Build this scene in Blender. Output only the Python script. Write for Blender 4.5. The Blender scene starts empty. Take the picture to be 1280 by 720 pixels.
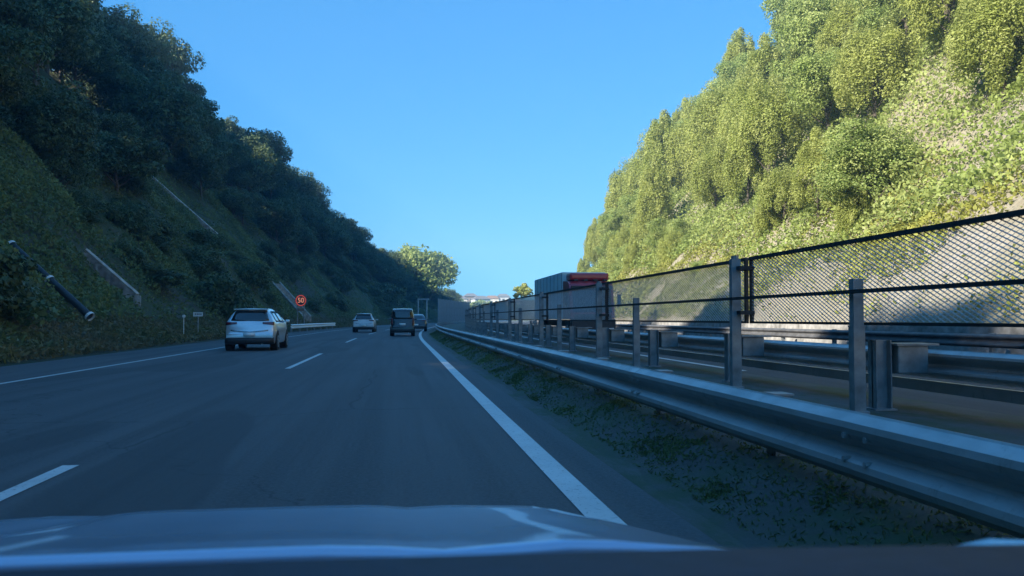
import bpy, bmesh, math, random
import numpy as np
from mathutils import Vector, Matrix, noise
from mathutils.bvhtree import BVHTree
R = math.radians
rnd = random.Random(7)
rng = np.random.default_rng(7)
SC = bpy.context.scene
COL = SC.collection

# ------------------------------------------------------------------ camera, sky, sun, exposure
cam = bpy.data.cameras.new('camera')
cam.sensor_width = 36.0
cam.lens = 36.0 * 1060 / 1280
cam.clip_start = 0.02
cam.clip_end = 6000
cam.dof.use_dof = True
cam.dof.focus_distance = 25.0
cam.dof.aperture_fstop = 9.0
camo = bpy.data.objects.new('camera', cam)
camo.location = (0, 0, 1.1)
camo.rotation_euler = (R(92.05), 0, R(-7.52))
COL.objects.link(camo)
SC.camera = camo

SUN_EL = R(31.4)
SUN_AZ = R(-117.0)      # measured from +Y, clockwise positive: the sun stands to the left and a little behind
world = bpy.data.worlds.new('World')
SC.world = world
world.use_nodes = True
wn = world.node_tree.nodes
bg = wn['Background']
sky = wn.new('ShaderNodeTexSky')
sky.sky_type = 'NISHITA'
sky.sun_disc = False
sky.sun_elevation = SUN_EL
sky.sun_rotation = SUN_AZ
sky.altitude = 300
sky.air_density = 1.0
sky.dust_density = 0.15
sky.ozone_density = 3.0
tint = wn.new('ShaderNodeMix'); tint.data_type = 'RGBA'; tint.blend_type = 'MULTIPLY'
tint.inputs['Factor'].default_value = 1.0
tint.inputs['B'].default_value = (0.16, 0.70, 1.27, 1)      # clear deep blue winter sky
gam = wn.new('ShaderNodeGamma'); gam.inputs['Gamma'].default_value = 0.5
world.node_tree.links.new(sky.outputs[0], gam.inputs['Color'])
world.node_tree.links.new(gam.outputs[0], tint.inputs['A'])
world.node_tree.links.new(tint.outputs['Result'], bg.inputs[0])
bg.inputs[1].default_value = 0.15
sl = bpy.data.lights.new('sun', 'SUN')
sl.energy = 5.0
sl.angle = R(0.5)
sl.color = (1.0, 0.93, 0.82)
so = bpy.data.objects.new('sun', sl)
sdir = Vector((math.sin(SUN_AZ) * math.cos(SUN_EL), math.cos(SUN_AZ) * math.cos(SUN_EL), math.sin(SUN_EL)))
so.rotation_euler = sdir.to_track_quat('Z', 'Y').to_euler()
COL.objects.link(so)
SC.view_settings.view_transform = 'Standard'
SC.view_settings.look = 'None'
SC.view_settings.gamma = 1
SC.view_settings.exposure = 1.38

# ------------------------------------------------------------------ the road's course: straight, then a right-hand bend
S0, S1, RAD = 38.0, 260.0, 800.0
def path(s):
    if s <= S0: return 0.0, s, 0.0
    a = (min(s, S1) - S0) / RAD
    x, y = RAD * (1 - math.cos(a)), S0 + RAD * math.sin(a)
    if s > S1:
        x += (s - S1) * math.sin(a); y += (s - S1) * math.cos(a)
    return x, y, a
def P(u, s, z=0.0):
    x, y, a = path(s)
    return Vector((x + u * math.cos(a), y - u * math.sin(a), z))
def srange(a, b, near=1.0, far=8.0):
    out = [a]
    while out[-1] < b:
        d = abs(out[-1])
        out.append(out[-1] + min(far, max(near, d * 0.05)))
    out[-1] = b
    return out

# ------------------------------------------------------------------ materials
def nmat(name, rough=0.6, metal=0.0, spec=0.5):
    m = bpy.data.materials.new(name); m.use_nodes = True
    nt = m.node_tree; b = nt.nodes['Principled BSDF']
    b.inputs['Roughness'].default_value = rough
    b.inputs['Metallic'].default_value = metal
    b.inputs['Specular IOR Level'].default_value = spec
    return m, nt, b
def plain(name, col, rough=0.5, metal=0.0, var=0.12, scale=6.0, bump=0.0, coat=0.0, spec=0.5, dirt=None):
    m, nt, b = nmat(name, rough, metal, spec)
    N, L = nt.nodes, nt.links
    tc = N.new('ShaderNodeTexCoord'); nz = N.new('ShaderNodeTexNoise')
    nz.inputs['Scale'].default_value = scale; nz.inputs['Detail'].default_value = 6
    L.new(tc.outputs['Object'], nz.inputs['Vector'])
    r = N.new('ShaderNodeValToRGB')
    r.color_ramp.elements[0].position = 0.3; r.color_ramp.elements[1].position = 0.7
    lo = dirt if dirt else [c * (1 - var) for c in col]
    r.color_ramp.elements[0].color = (*lo, 1)
    r.color_ramp.elements[1].color = (*[min(1, c * (1 + var)) for c in col], 1)
    L.new(nz.outputs['Fac'], r.inputs['Fac']); L.new(r.outputs['Color'], b.inputs['Base Color'])
    if bump:
        bp = N.new('ShaderNodeBump'); bp.inputs['Strength'].default_value = bump; bp.inputs['Distance'].default_value = 0.02
        L.new(nz.outputs['Fac'], bp.inputs['Height']); L.new(bp.outputs['Normal'], b.inputs['Normal'])
    b.inputs['Coat Weight'].default_value = coat
    return m
def emit(name, col, s):
    m, nt, b = nmat(name)
    b.inputs['Base Color'].default_value = (*[c * .3 for c in col], 1)
    b.inputs['Emission Color'].default_value = (*col, 1); b.inputs['Emission Strength'].default_value = s
    return m
def mixn(nt, fac, a, b, blend='MIX'):
    n = nt.nodes.new('ShaderNodeMix'); n.data_type = 'RGBA'; n.blend_type = blend
    for sock, v in ((n.inputs['Factor'], fac), (n.inputs['A'], a), (n.inputs['B'], b)):
        if hasattr(v, 'links'): nt.links.new(v, sock)
        elif isinstance(v, tuple): sock.default_value = (*v, 1)
        else: sock.default_value = v
    return n.outputs['Result']
def noi(nt, vec, scale, detail=5, rough=0.55, stretch=None):
    if stretch:
        mp = nt.nodes.new('ShaderNodeMapping'); mp.inputs['Scale'].default_value = stretch
        nt.links.new(vec, mp.inputs['Vector']); vec = mp.outputs['Vector']
    n = nt.nodes.new('ShaderNodeTexNoise'); n.inputs['Scale'].default_value = scale
    n.inputs['Detail'].default_value = detail; n.inputs['Roughness'].default_value = rough
    nt.links.new(vec, n.inputs['Vector']); return n.outputs['Fac']
def ramp(nt, fac, p0, p1, c0=(0, 0, 0), c1=(1, 1, 1)):
    r = nt.nodes.new('ShaderNodeValToRGB'); e = r.color_ramp.elements
    e[0].position = p0; e[1].position = p1; e[0].color = (*c0, 1); e[1].color = (*c1, 1)
    nt.links.new(fac, r.inputs['Fac']); return r.outputs['Color']

def asphalt_mat(name, base, mottle=False):
    m, nt, b = nmat(name, 0.72, 0, 0.35)
    N, L = nt.nodes, nt.links
    uv = N.new('ShaderNodeUVMap'); uv.uv_map = 'UVMap'; v = uv.outputs['UV']
    grain = noi(nt, v, 34, 6, 0.85)
    big = noi(nt, v, 0.35, 5, 0.6, (1, 0.25, 1))
    strk = noi(nt, v, 1.6, 4, 0.6, (1.6, 0.03, 1))
    c = mixn(nt, ramp(nt, big, 0.3, 0.7), tuple(x * .68 for x in base), tuple(x * 1.3 for x in base))
    c = mixn(nt, ramp(nt, strk, 0.42, 0.68), c, tuple(x * 0.55 for x in base))
    c = mixn(nt, ramp(nt, grain, 0.42, 0.68, (0, 0, 0), (.6, .6, .6)), c, tuple(x * 1.9 for x in base))
    vo = N.new('ShaderNodeTexVoronoi'); vo.feature = 'DISTANCE_TO_EDGE'; vo.inputs['Scale'].default_value = 0.16
    wob = noi(nt, v, 1.2, 4)
    ad = N.new('ShaderNodeMixRGB'); ad.blend_type = 'ADD'; ad.inputs[0].default_value = 1.2
    L.new(v, ad.inputs[1]); L.new(wob, ad.inputs[2]); L.new(ad.outputs[0], vo.inputs['Vector'])
    cr = ramp(nt, vo.outputs['Distance'], 0.001, 0.004, (.75, .75, .75), (0, 0, 0))
    c = mixn(nt, cr, c, tuple(x * 0.4 for x in base))
    if mottle:
        mf = ramp(nt, noi(nt, v, 1.1, 9, 0.75, (1, 0.5, 1)), 0.44, 0.56)
        c = mixn(nt, mf, c, (0.04, 0.065, 0.028))  # green mottling over the base tone
        df = ramp(nt, noi(nt, v, 2.6, 9, 0.8, (1, 0.45, 1)), 0.52, 0.68)
        c = mixn(nt, df, c, (0.085, 0.09, 0.08))
    pat = ramp(nt, noi(nt, v, 0.9, 2, 0.4, (.55, .09, 1)), 0.60, 0.615, (0, 0, 0), (.6, .6, .6))
    c = mixn(nt, pat, c, tuple(x * .62 for x in base))
    L.new(c, b.inputs['Base Color'])
    bp = N.new('ShaderNodeBump'); bp.inputs['Strength'].default_value = 0.5; bp.inputs['Distance'].default_value = 0.01
    L.new(grain, bp.inputs['Height']); L.new(bp.outputs['Normal'], b.inputs['Normal'])
    return m
def paint_mat():
    m, nt, b = nmat('road_paint', 0.55)
    N, L = nt.nodes, nt.links
    uv = N.new('ShaderNodeUVMap'); uv.uv_map = 'UVMap'; v = uv.outputs['UV']
    w = ramp(nt, noi(nt, v, 28, 5, 0.75), 0.34, 0.42, (.1, .1, .1), (.74, .74, .72))
    d = ramp(nt, noi(nt, v, 1.5, 6, 0.7), 0.3, 0.8, (.72, .72, .72), (1, 1, 1))
    c = mixn(nt, 1.0, w, d, 'MULTIPLY'); L.new(c, b.inputs['Base Color'])
    return m
def terrain_mat(name, *cols):
    m, nt, b = nmat(name, 0.9, 0, 0.2)
    N, L = nt.nodes, nt.links
    tc = N.new('ShaderNodeTexCoord'); v = tc.outputs['Object']
    c = mixn(nt, ramp(nt, noi(nt, v, 0.22, 8, 0.65), 0.36, 0.64), cols[0], cols[1])
    c = mixn(nt, ramp(nt, noi(nt, v, 0.11, 8, 0.7), 0.48, 0.62), c, cols[2])
    c = mixn(nt, ramp(nt, noi(nt, v, 3.2, 8, 0.75), 0.3, 0.75, (0, 0, 0), (.6, .6, .6)), c, tuple(x * .45 for x in cols[0]))
    L.new(c, b.inputs['Base Color'])
    bp = N.new('ShaderNodeBump'); bp.inputs['Strength'].default_value = 0.9; bp.inputs['Distance'].default_value = 0.35
    L.new(noi(nt, v, 1.3, 10, 0.7), bp.inputs['Height']); L.new(bp.outputs['Normal'], b.inputs['Normal'])
    return m
def leaf_mat(name, a, b_, c_, trans=0.3):
    m, nt, b = nmat(name, 0.55, 0, 0.35)
    N, L = nt.nodes, nt.links
    oi = N.new('ShaderNodeObjectInfo'); tc = N.new('ShaderNodeTexCoord')
    at = N.new('ShaderNodeAttribute'); at.attribute_name = 'tint'
    c = mixn(nt, oi.outputs['Random'], a, b_)
    c = mixn(nt, at.outputs['Fac'], c, c_)
    nz = noi(nt, tc.outputs['Object'], 0.8, 3)
    c = mixn(nt, ramp(nt, nz, 0.4, 0.65, (0, 0, 0), (.6, .6, .6)), c, tuple(x * .55 for x in a))
    L.new(c, b.inputs['Base Color'])
    tr = N.new('ShaderNodeBsdfTranslucent'); L.new(c, tr.inputs['Color'])
    mx = N.new('ShaderNodeMixShader'); mx.inputs[0].default_value = trans
    L.new(b.outputs[0], mx.inputs[1]); L.new(tr.outputs[0], mx.inputs[2])
    L.new(mx.outputs[0], N['Material Output'].inputs['Surface'])
    return m
def beam_mat():
    m, nt, b = nmat('galvanised_steel', 0.42, 0.55, 0.5)
    N, L = nt.nodes, nt.links
    tc = N.new('ShaderNodeTexCoord'); v = tc.outputs['Object']
    c = mixn(nt, ramp(nt, noi(nt, v, 2.5, 8, 0.7, (1, .25, 1)), 0.35, 0.7), (.36, .37, .37), (.52, .53, .53))
    c = mixn(nt, ramp(nt, noi(nt, v, 9, 8, 0.8, (1, 1, .35)), 0.56, 0.75, (0, 0, 0), (.7, .7, .7)), c, (.16, .15, .13))
    L.new(c, b.inputs['Base Color'])
    rr = ramp(nt, noi(nt, v, 5, 5), 0.3, 0.7, (.34, .34, .34), (.6, .6, .6)); L.new(rr, b.inputs['Roughness'])
    return m

M = {}
M['asphalt'] = asphalt_mat('asphalt', (0.085, 0.086, 0.088))
M['asphalt2'] = asphalt_mat('old_asphalt', (0.050, 0.054, 0.060))
M['shoulder'] = asphalt_mat('green_mottled_shoulder', (0.085, 0.085, 0.08), True)
M['paint'] = paint_mat()
M['bank'] = asphalt_mat('green_mottled_bank', (0.060, 0.062, 0.055), True)
M['steel'] = beam_mat()
M['post'] = plain('grey_painted_steel', (.30, .32, .33), 0.5, 0.2, 0.2, 5, dirt=(.18, .19, .19))
M['oldsteel'] = plain('weathered_steel', (.12, .12, .12), 0.6, 0.3, 0.3, 3)
M['mesh'] = plain('expanded_metal', (.55, .56, .56), 0.5, 0.3, 0.2, 8)
M['dark'] = plain('dark_steel', (.035, .04, .045), 0.5, 0.3, 0.3, 8)
M['black'] = plain('black_rubber', (.018, .018, .018), 0.8, 0, 0.3, 20)
M['white'] = plain('white_plate', (.7, .7, .68), 0.4, 0, 0.08, 12)
M['concrete'] = plain('concrete', (.30, .29, .27), 0.85, 0, 0.25, 3, 0.4, dirt=(.15, .145, .13))
M['palecon'] = plain('pale_concrete', (.48, .47, .44), 0.85, 0, 0.25, 3, 0.3, dirt=(.26, .25, .23))
M['bark'] = plain('bark', (.10, .08, .06), 0.9, 0, 0.4, 9, 0.8)
M['ground'] = terrain_mat('dry_ground', (.10, .11, .05), (.16, .14, .09), (.07, .09, .035))
M['lslope'] = terrain_mat('damp_green_slope', (.085, .11, .042), (.12, .125, .07), (.12, .115, .10))
M['rslope'] = terrain_mat('dry_cut_slope', (.36, .31, .22), (.30, .28, .15), (.42, .38, .31))
M['verge'] = terrain_mat('weedy_verge', (.085, .085, .055), (.11, .10, .075), (.05, .065, .025))
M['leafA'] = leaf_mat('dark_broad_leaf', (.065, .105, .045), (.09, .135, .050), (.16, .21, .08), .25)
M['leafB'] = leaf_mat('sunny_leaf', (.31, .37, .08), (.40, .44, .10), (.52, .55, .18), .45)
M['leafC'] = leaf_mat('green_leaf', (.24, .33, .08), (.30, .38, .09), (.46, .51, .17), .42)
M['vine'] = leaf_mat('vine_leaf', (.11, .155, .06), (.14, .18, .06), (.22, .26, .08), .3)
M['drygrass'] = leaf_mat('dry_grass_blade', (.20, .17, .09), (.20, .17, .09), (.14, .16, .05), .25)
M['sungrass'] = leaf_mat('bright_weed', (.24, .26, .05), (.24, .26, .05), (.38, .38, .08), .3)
M['silver'] = plain('silver_paint', (.66, .68, .70), 0.28, 0.6, 0.04, 4, coat=0.8)
M['whitepaint'] = plain('white_car_paint', (.62, .63, .64), 0.3, 0.05, 0.04, 4, coat=0.8)
M['blackpaint'] = plain('black_car_paint', (.016, .017, .020), 0.25, 0.1, 0.1, 4, coat=0.9)
M['navy'] = plain('dark_car_paint', (.03, .035, .045), 0.25, 0.2, 0.1, 4, coat=0.9)
M['bonnet'] = plain('pale_blue_car_paint', (.46, .64, .86), 0.30, 0.15, 0.04, 4, coat=0.9)
M['red'] = plain('red_truck_paint', (.42, .035, .05), 0.35, 0.0, 0.15, 4, coat=0.5)
M['boxgrey'] = plain('grey_truck_body', (.60, .74, .76), 0.5, 0.0, 0.06, 2)
M['glass'] = plain('dark_car_glass', (.012, .014, .018), 0.06, 0.0, 0.1, 3, coat=0.5, spec=0.8)
M['tail'] = plain('red_lamp_lens', (.13, .008, .012), 0.15, 0, 0.1, 9, coat=1)
M['plastic'] = plain('black_plastic', (.022, .023, .025), 0.55, 0, 0.2, 30)
M['dash'] = plain('dashboard_plastic', (.014, .024, .045), 0.75, 0, 0.25, 60, 0.2)
M['rim'] = plain('alloy_rim', (.45, .46, .47), 0.35, 0.8, 0.1, 9)
M['chrome'] = plain('bright_trim', (.62, .63, .64), 0.2, 0.9, 0.05, 9)
M['headlamp'] = plain('clear_lamp_lens', (.65, .67, .7), 0.1, 0.2, 0.05, 9, coat=1)
M['plate'] = plain('number_plate', (.78, .80, .78), 0.45, 0, 0.05, 9)
M['led'] = emit('orange_led', (1.0, .38, .22), .30)
M['ledred'] = emit('red_led', (1.0, .15, .11), 0.17)
M['wall'] = plain('cream_render', (.62, .57, .47), 0.8, 0, 0.08, 0.4)
M['wall2'] = plain('pale_grey_render', (.52, .52, .52), 0.8, 0, 0.08, 0.4)
M['wall3'] = plain('brown_cladding', (.28, .20, .15), 0.8, 0, 0.1, 0.4)
M['roof'] = plain('grey_tile_roof', (.16, .155, .16), 0.7, 0, 0.2, 2)
M['roof2'] = plain('brown_tile_roof', (.25, .15, .10), 0.7, 0, 0.2, 2)
M['panel'] = plain('grey_sound_panel', (.065, .072, .08), 0.6, 0.1, 0.1, 0.7)

# ------------------------------------------------------------------ helpers
def link(o, parent=None):
    COL.objects.link(o)
    if parent is not None: o.parent = parent
    return o
def mesh_obj(name, verts, faces, mat, parent=None, smooth=False, uvs=None):
    me = bpy.data.meshes.new(name)
    me.from_pydata([tuple(v) for v in verts], [], faces)
    if uvs is not None:
        uvl = me.uv_layers.new(name='UVMap')
        for lp in me.loops: uvl.data[lp.index].uv = uvs[lp.vertex_index]
    me.materials.append(mat)
    if smooth: me.polygons.foreach_set('use_smooth', [True] * len(me.polygons))
    me.update()
    return link(bpy.data.objects.new(name, me), parent)
def tag(o, label=None, cat=None, group=None, kind=None):
    for k, v in (('label', label), ('category', cat), ('group', group), ('kind', kind)):
        if v: o[k] = v
    return o
def thing(name, loc, rz, label, cat, group=None):
    o = bpy.data.objects.new(name, None); COL.objects.link(o)
    o.empty_display_size = 0.3
    o.location = loc; o.rotation_euler = (0, 0, rz)
    return tag(o, label, cat, group)
def dup(root, loc, rz, label=None, group=None, scale=None):
    r = root.copy(); COL.objects.link(r); r.location = loc; r.rotation_euler = (0, 0, rz)
    if scale: r.scale = scale
    if label: r['label'] = label
    if group: r['group'] = group
    for ch in root.children:
        c = ch.copy(); COL.objects.link(c); c.parent = r
        for g in ch.children:
            d = g.copy(); COL.objects.link(d); d.parent = c
    return r
class MB:
    def __init__(s): s.v = []; s.f = []
    def add(s, vs, fs):
        n = len(s.v); s.v += [tuple(v) for v in vs]; s.f += [tuple(i + n for i in f) for f in fs]
        return s
    def box(s, x0, x1, y0, y1, z0, z1, bev=0.0):
        if bev <= 0:
            vs = [(x0, y0, z0), (x1, y0, z0), (x1, y1, z0), (x0, y1, z0), (x0, y0, z1), (x1, y0, z1), (x1, y1, z1), (x0, y1, z1)]
            return s.add(vs, [(3, 2, 1, 0), (4, 5, 6, 7), (0, 1, 5, 4), (1, 2, 6, 5), (2, 3, 7, 6), (3, 0, 4, 7)])
        bm = bmesh.new(); bmesh.ops.create_cube(bm, size=1)
        for v in bm.verts:
            v.co = Vector(((x0 + x1) / 2 + v.co.x * (x1 - x0), (y0 + y1) / 2 + v.co.y * (y1 - y0), (z0 + z1) / 2 + v.co.z * (z1 - z0)))
        bmesh.ops.bevel(bm, geom=bm.edges[:] , offset=bev, segments=2, affect='EDGES', profile=0.6)
        bm.verts.index_update()
        s.add([v.co for v in bm.verts], [[v.index for v in f.verts] for f in bm.faces]); bm.free(); return s
    def tube(s, pts, r, n=8, cap=True):
        pts = [Vector(p) for p in pts]; rs = r if isinstance(r, (list, tuple)) else [r] * len(pts)
        vs = []; fs = []
        for i, p in enumerate(pts):
            t = (pts[min(i + 1, len(pts) - 1)] - pts[max(i - 1, 0)]).normalized()
            a = t.cross(Vector((0, 0, 1)) if abs(t.z) < .9 else Vector((1, 0, 0))).normalized(); b = t.cross(a)
            for k in range(n):
                w = 2 * math.pi * k / n
                vs.append(p + (a * math.cos(w) + b * math.sin(w)) * rs[i])
        for i in range(len(pts) - 1):
            for k in range(n):
                k2 = (k + 1) % n
                fs.append((i * n + k, i * n + k2, (i + 1) * n + k2, (i + 1) * n + k))
        if cap:
            fs.append(tuple(range(n))[::-1]); fs.append(tuple((len(pts) - 1) * n + k for k in range(n)))
        return s.add(vs, fs)
    def grid(s, rows, closed=False):
        n = len(rows[0]); vs = [p for r in rows for p in r]; fs = []
        for i in range(len(rows) - 1):
            for j in range(n - (0 if closed else 1)):
                j2 = (j + 1) % n
                fs.append((i * n + j, i * n + j2, (i + 1) * n + j2, (i + 1) * n + j))
        return s.add(vs, fs)
    def build(s, name, mat, parent=None, smooth=False):
        return mesh_obj(name, s.v, s.f, mat, parent, smooth)
def sweep(prof, ss, closed=True, cap=True):
    """sweep a (u,z) profile along the road's course"""
    mb = MB(); rows = [[P(u, s, z) for u, z in prof] for s in ss]
    mb.grid(rows, closed)
    if closed and cap:
        n = len(prof); mb.f.append(tuple(range(n))); mb.f.append(tuple((len(ss) - 1) * n + k for k in range(n))[::-1])
    return mb
def ribbon(name, u0, u1, s0, s1, z, mat, near=1.0, cols=1, parent=None):
    ss = srange(s0, s1, near); us = [u0 + (u1 - u0) * i / cols for i in range(cols + 1)]
    vs = []; uv = []; fs = []
    for s in ss:
        for u in us: vs.append(P(u, s, z)); uv.append((u, s))
    n = len(us)
    for i in range(len(ss) - 1):
        for j in range(n - 1): fs.append((i * n + j, i * n + j + 1, (i + 1) * n + j + 1, (i + 1) * n + j))
    return mesh_obj(name, vs, fs, mat, parent, uvs=uv)
def lin(x, pts):
    if x <= pts[0][0]: return pts[0][1]
    for (a, b), (c, d) in zip(pts, pts[1:]):
        if x <= c: return b + (d - b) * (x - a) / (c - a)
    return pts[-1][1]
def structure(o): return tag(o, kind='structure')

# ------------------------------------------------------------------ setting: ground, roads, markings
structure(mesh_obj('ground', [(-4000, -4000, -.6), (4000, -4000, -.6), (4000, 4000, -.6), (-4000, 4000, -.6)], [(0, 1, 2, 3)], M['ground']))
structure(ribbon('road', -9.0, 1.55, -60, 420, 0.0, M['asphalt'], cols=2))
structure(ribbon('median_strip', 1.55, 6.9, -60, 420, 0.001, M['shoulder'], cols=2))
def berm(u, s): return lin(u, [(1.62, -.01), (1.9, .05), (2.15, .17), (2.35, .23), (2.7, .22), (3.1, .10), (3.6, -.01)]) + .03 * noise.noise(Vector((u * 3, s * 1.2, 8)))
_us = [1.62, 1.75, 1.9, 2.02, 2.15, 2.25, 2.35, 2.5, 2.7, 2.9, 3.1, 3.6]; _ss = srange(-10, 200, .35, 4); _n = len(_us)
structure(mesh_obj('median_bank', [P(u, s_, berm(u, s_)) for s_ in _ss for u in _us], [(i * _n + j, i * _n + j + 1, (i + 1) * _n + j + 1, (i + 1) * _n + j) for i in range(len(_ss) - 1) for j in range(_n - 1)], M['bank'], smooth=True, uvs=[(u, s_) for s_ in _ss for u in _us]))
structure(ribbon('opposite_road', 6.9, 15.1, -60, 420, 0.0, M['asphalt2'], cols=2))
structure(ribbon('lane_edge_line', 1.02, 1.20, -20, 420, 0.005, M['paint'])).name = 'lane_edge_line'
structure(ribbon('lane_edge_line', -6.70, -6.59, -20, 420, 0.005, M['paint']))
structure(ribbon('lane_edge_line', 7.05, 7.22, 17, 420, 0.005, M['paint']))
k = 0
for i in range(-1, 18):
    s1 = 6.75 + 20.3 * i
    structure(ribbon('lane_dash', -2.49, -2.37, s1 - 8.0, s1, 0.005, M['paint']))
    if i < 14: structure(ribbon('lane_dash', 10.75, 10.9, s1 - 4.0, s1 + 4.0, 0.005, M['paint']))

# left hillside -------------------------------------------------
LH = [(-80, 1), (140, 1), (170, .92), (200, .82), (235, .62), (270, .42), (300, .28), (340, .12), (420, .05)]
LP = [(0, 0), (2.0, .12), (3.0, .45), (6.0, 2.6), (15, 12.0), (31, 28.2), (36, 31.2), (46, 32.2), (80, 29), (160, 20)]
def lh(u, s):
    d = -9.0 - u
    h = lin(d, LP); f = lin(s, LH)
    h = h * f if d > 6 else h * (f + (1 - f) * max(0, 1 - d / 6))
    if d > 2.5:
        p = P(u, s); w = min(1, (d - 2.5) / 6)
        h += w * (noise.noise(Vector((p.x * .09, p.y * .07, 3))) * 2.2 + noise.noise(Vector((p.x * .35, p.y * .3, 9))) * .7)
    return h
us = [-9, -9.6, -10.3, -11, -11.5, -12, -13, -14, -15] + [-15 - i * 1.25 for i in range(1, 26)] + [-50, -56, -65, -80, -110, -170]
ss = [-80 + i * 4 for i in range(20)] + [i * 2.5 for i in range(0, 160)]
def hill(name, us, ss, fn, mat, zoff=0.0):
    vs = [P(u, s, fn(u, s) + zoff) for s in ss for u in us]; n = len(us)
    fs = [(i * n + j, i * n + j + 1, (i + 1) * n + j + 1, (i + 1) * n + j) for i in range(len(ss) - 1) for j in range(n - 1)]
    return structure(mesh_obj(name, vs, fs, mat, smooth=True))
lhill = hill('left_hillside', [u for u in us if u <= -11], ss, lh, M['lslope'])
hill('left_verge', [u for u in us if u >= -11], ss, lh, M['verge'])
bvh = BVHTree.FromObject(lhill, bpy.context.evaluated_depsgraph_get())
cmx = Matrix.Translation(camo.location) @ camo.rotation_euler.to_matrix().to_4x4()
def hit(px, py):
    d = (cmx.to_3x3() @ Vector(((px - 640) / 1060, (360 - py) / 1060, -1))).normalized()
    h = bvh.ray_cast(camo.location, d); return h[0]
STAIR = [((190, 228), (272, 300)), ((108, 325), (172, 380)), ((345, 358), (384, 401)), ((14, 321), (112, 411))]
STAIR = [(hit(*a), hit(*b)) for a, b in STAIR]
def near_stair(x, y, d, ks=(0, 1, 2, 3)):
    for k in ks:
        a, b = STAIR[k]; ax, ay, bx_, by_ = a.x, a.y, b.x, b.y
        t_ = max(0, min(1, ((x - ax) * (bx_ - ax) + (y - ay) * (by_ - ay)) / ((bx_ - ax) ** 2 + (by_ - ay) ** 2)))
        if (x - ax - t_ * (bx_ - ax)) ** 2 + (y - ay - t_ * (by_ - ay)) ** 2 < d * d: return True
        # keep the line of sight from the road open a little: the side that faces the camera
    return False
# right hillside ------------------------------------------------
RH = [(-80, 1), (120, 1), (135, .8), (148, .45), (158, .14), (168, 0)]
RP = [(0, .85), (6, 6.3), (22, 24), (30, 30.5), (60, 34), (130, 22)]
def rh(u, s):
    d = u - 16.0; f = lin(s, RH)
    h = lin(d, RP) * f + .5 * (1 - f)
    if d > .5:
        p = P(u, s); w = min(1, d / 5) * f
        h += w * (noise.noise(Vector((p.x * .11, p.y * .09, 30))) * 1.8 + noise.noise(Vector((p.x * .5, p.y * .4, 5))) * .55 + noise.noise(Vector((p.x * 1.4, p.y * 1.1, 5))) * .22)
    return h
us2 = [16 + i * .6 for i in range(20)] + [28 + i * 1.5 for i in range(14)] + [52, 60, 75, 100, 146]
ss2 = [-80 + i * 4 for i in range(20)] + [i * 1.0 for i in range(0, 168)]
rhill = hill('right_hillside', us2, ss2, rh, M['rslope'])
# far land beyond the bend
def far_h(x, y):
    r = max(0, 1 - ((x - 40) ** 2 / 260 ** 2 + (y - 620) ** 2 / 200 ** 2))
    return -0.8 + 15.5 * r ** .7 + noise.noise(Vector((x * .01, y * .01, 1))) * 1.5 * (r > 0)
vs = []; fs = []; n = 40
for i in range(n + 1):
    for j in range(n + 1):
        x = -240 + 560 * j / n; y = 415 + 420 * i / n; vs.append((x, y, far_h(x, y)))
for i in range(n):
    for j in range(n): fs.append((i * (n + 1) + j, i * (n + 1) + j + 1, (i + 1) * (n + 1) + j + 1, (i + 1) * (n + 1) + j))
structure(mesh_obj('far_hill', vs, fs, M['ground'], smooth=True))

# ------------------------------------------------------------------ foliage
def leaf_mesh(name, C, N_, size, mat, tint, elong=1.7, wiggle=.5):
    """C centres (n,3), N_ main normals (n,3): one folded rhombus leaf each (2 triangles)"""
    n = len(C)
    nn = N_ + rng.normal(0, wiggle, (n, 3)); nn /= np.linalg.norm(nn, axis=1)[:, None] + 1e-9
    t = rng.normal(0, 1, (n, 3)); t -= (t * nn).sum(1)[:, None] * nn; t /= np.linalg.norm(t, axis=1)[:, None] + 1e-9
    b = np.cross(nn, t); s = (size * rng.uniform(.6, 1.35, n))[:, None] * .5
    a0 = C - t * s * elong; a1 = C + b * s - nn * s * .25; a2 = C + t * s * elong; a3 = C - b * s - nn * s * .25
    V = np.stack([a0, a1, a2, a3], 1).reshape(-1, 3)
    me = bpy.data.meshes.new(name)
    me.vertices.add(4 * n); me.vertices.foreach_set('co', V.ravel().astype(np.float32))
    me.loops.add(4 * n); me.loops.foreach_set('vertex_index', np.arange(4 * n, dtype=np.int32))
    me.polygons.add(n); me.polygons.foreach_set('loop_start', np.arange(0, 4 * n, 4, dtype=np.int32))
    me.polygons.foreach_set('loop_total', np.full(n, 4, dtype=np.int32))
    at = me.attributes.new('tint', 'FLOAT', 'POINT'); at.data.foreach_set('value', np.repeat(tint, 4).astype(np.float32))
    me.materials.append(mat); me.update(calc_edges=True)
    return me
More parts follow.
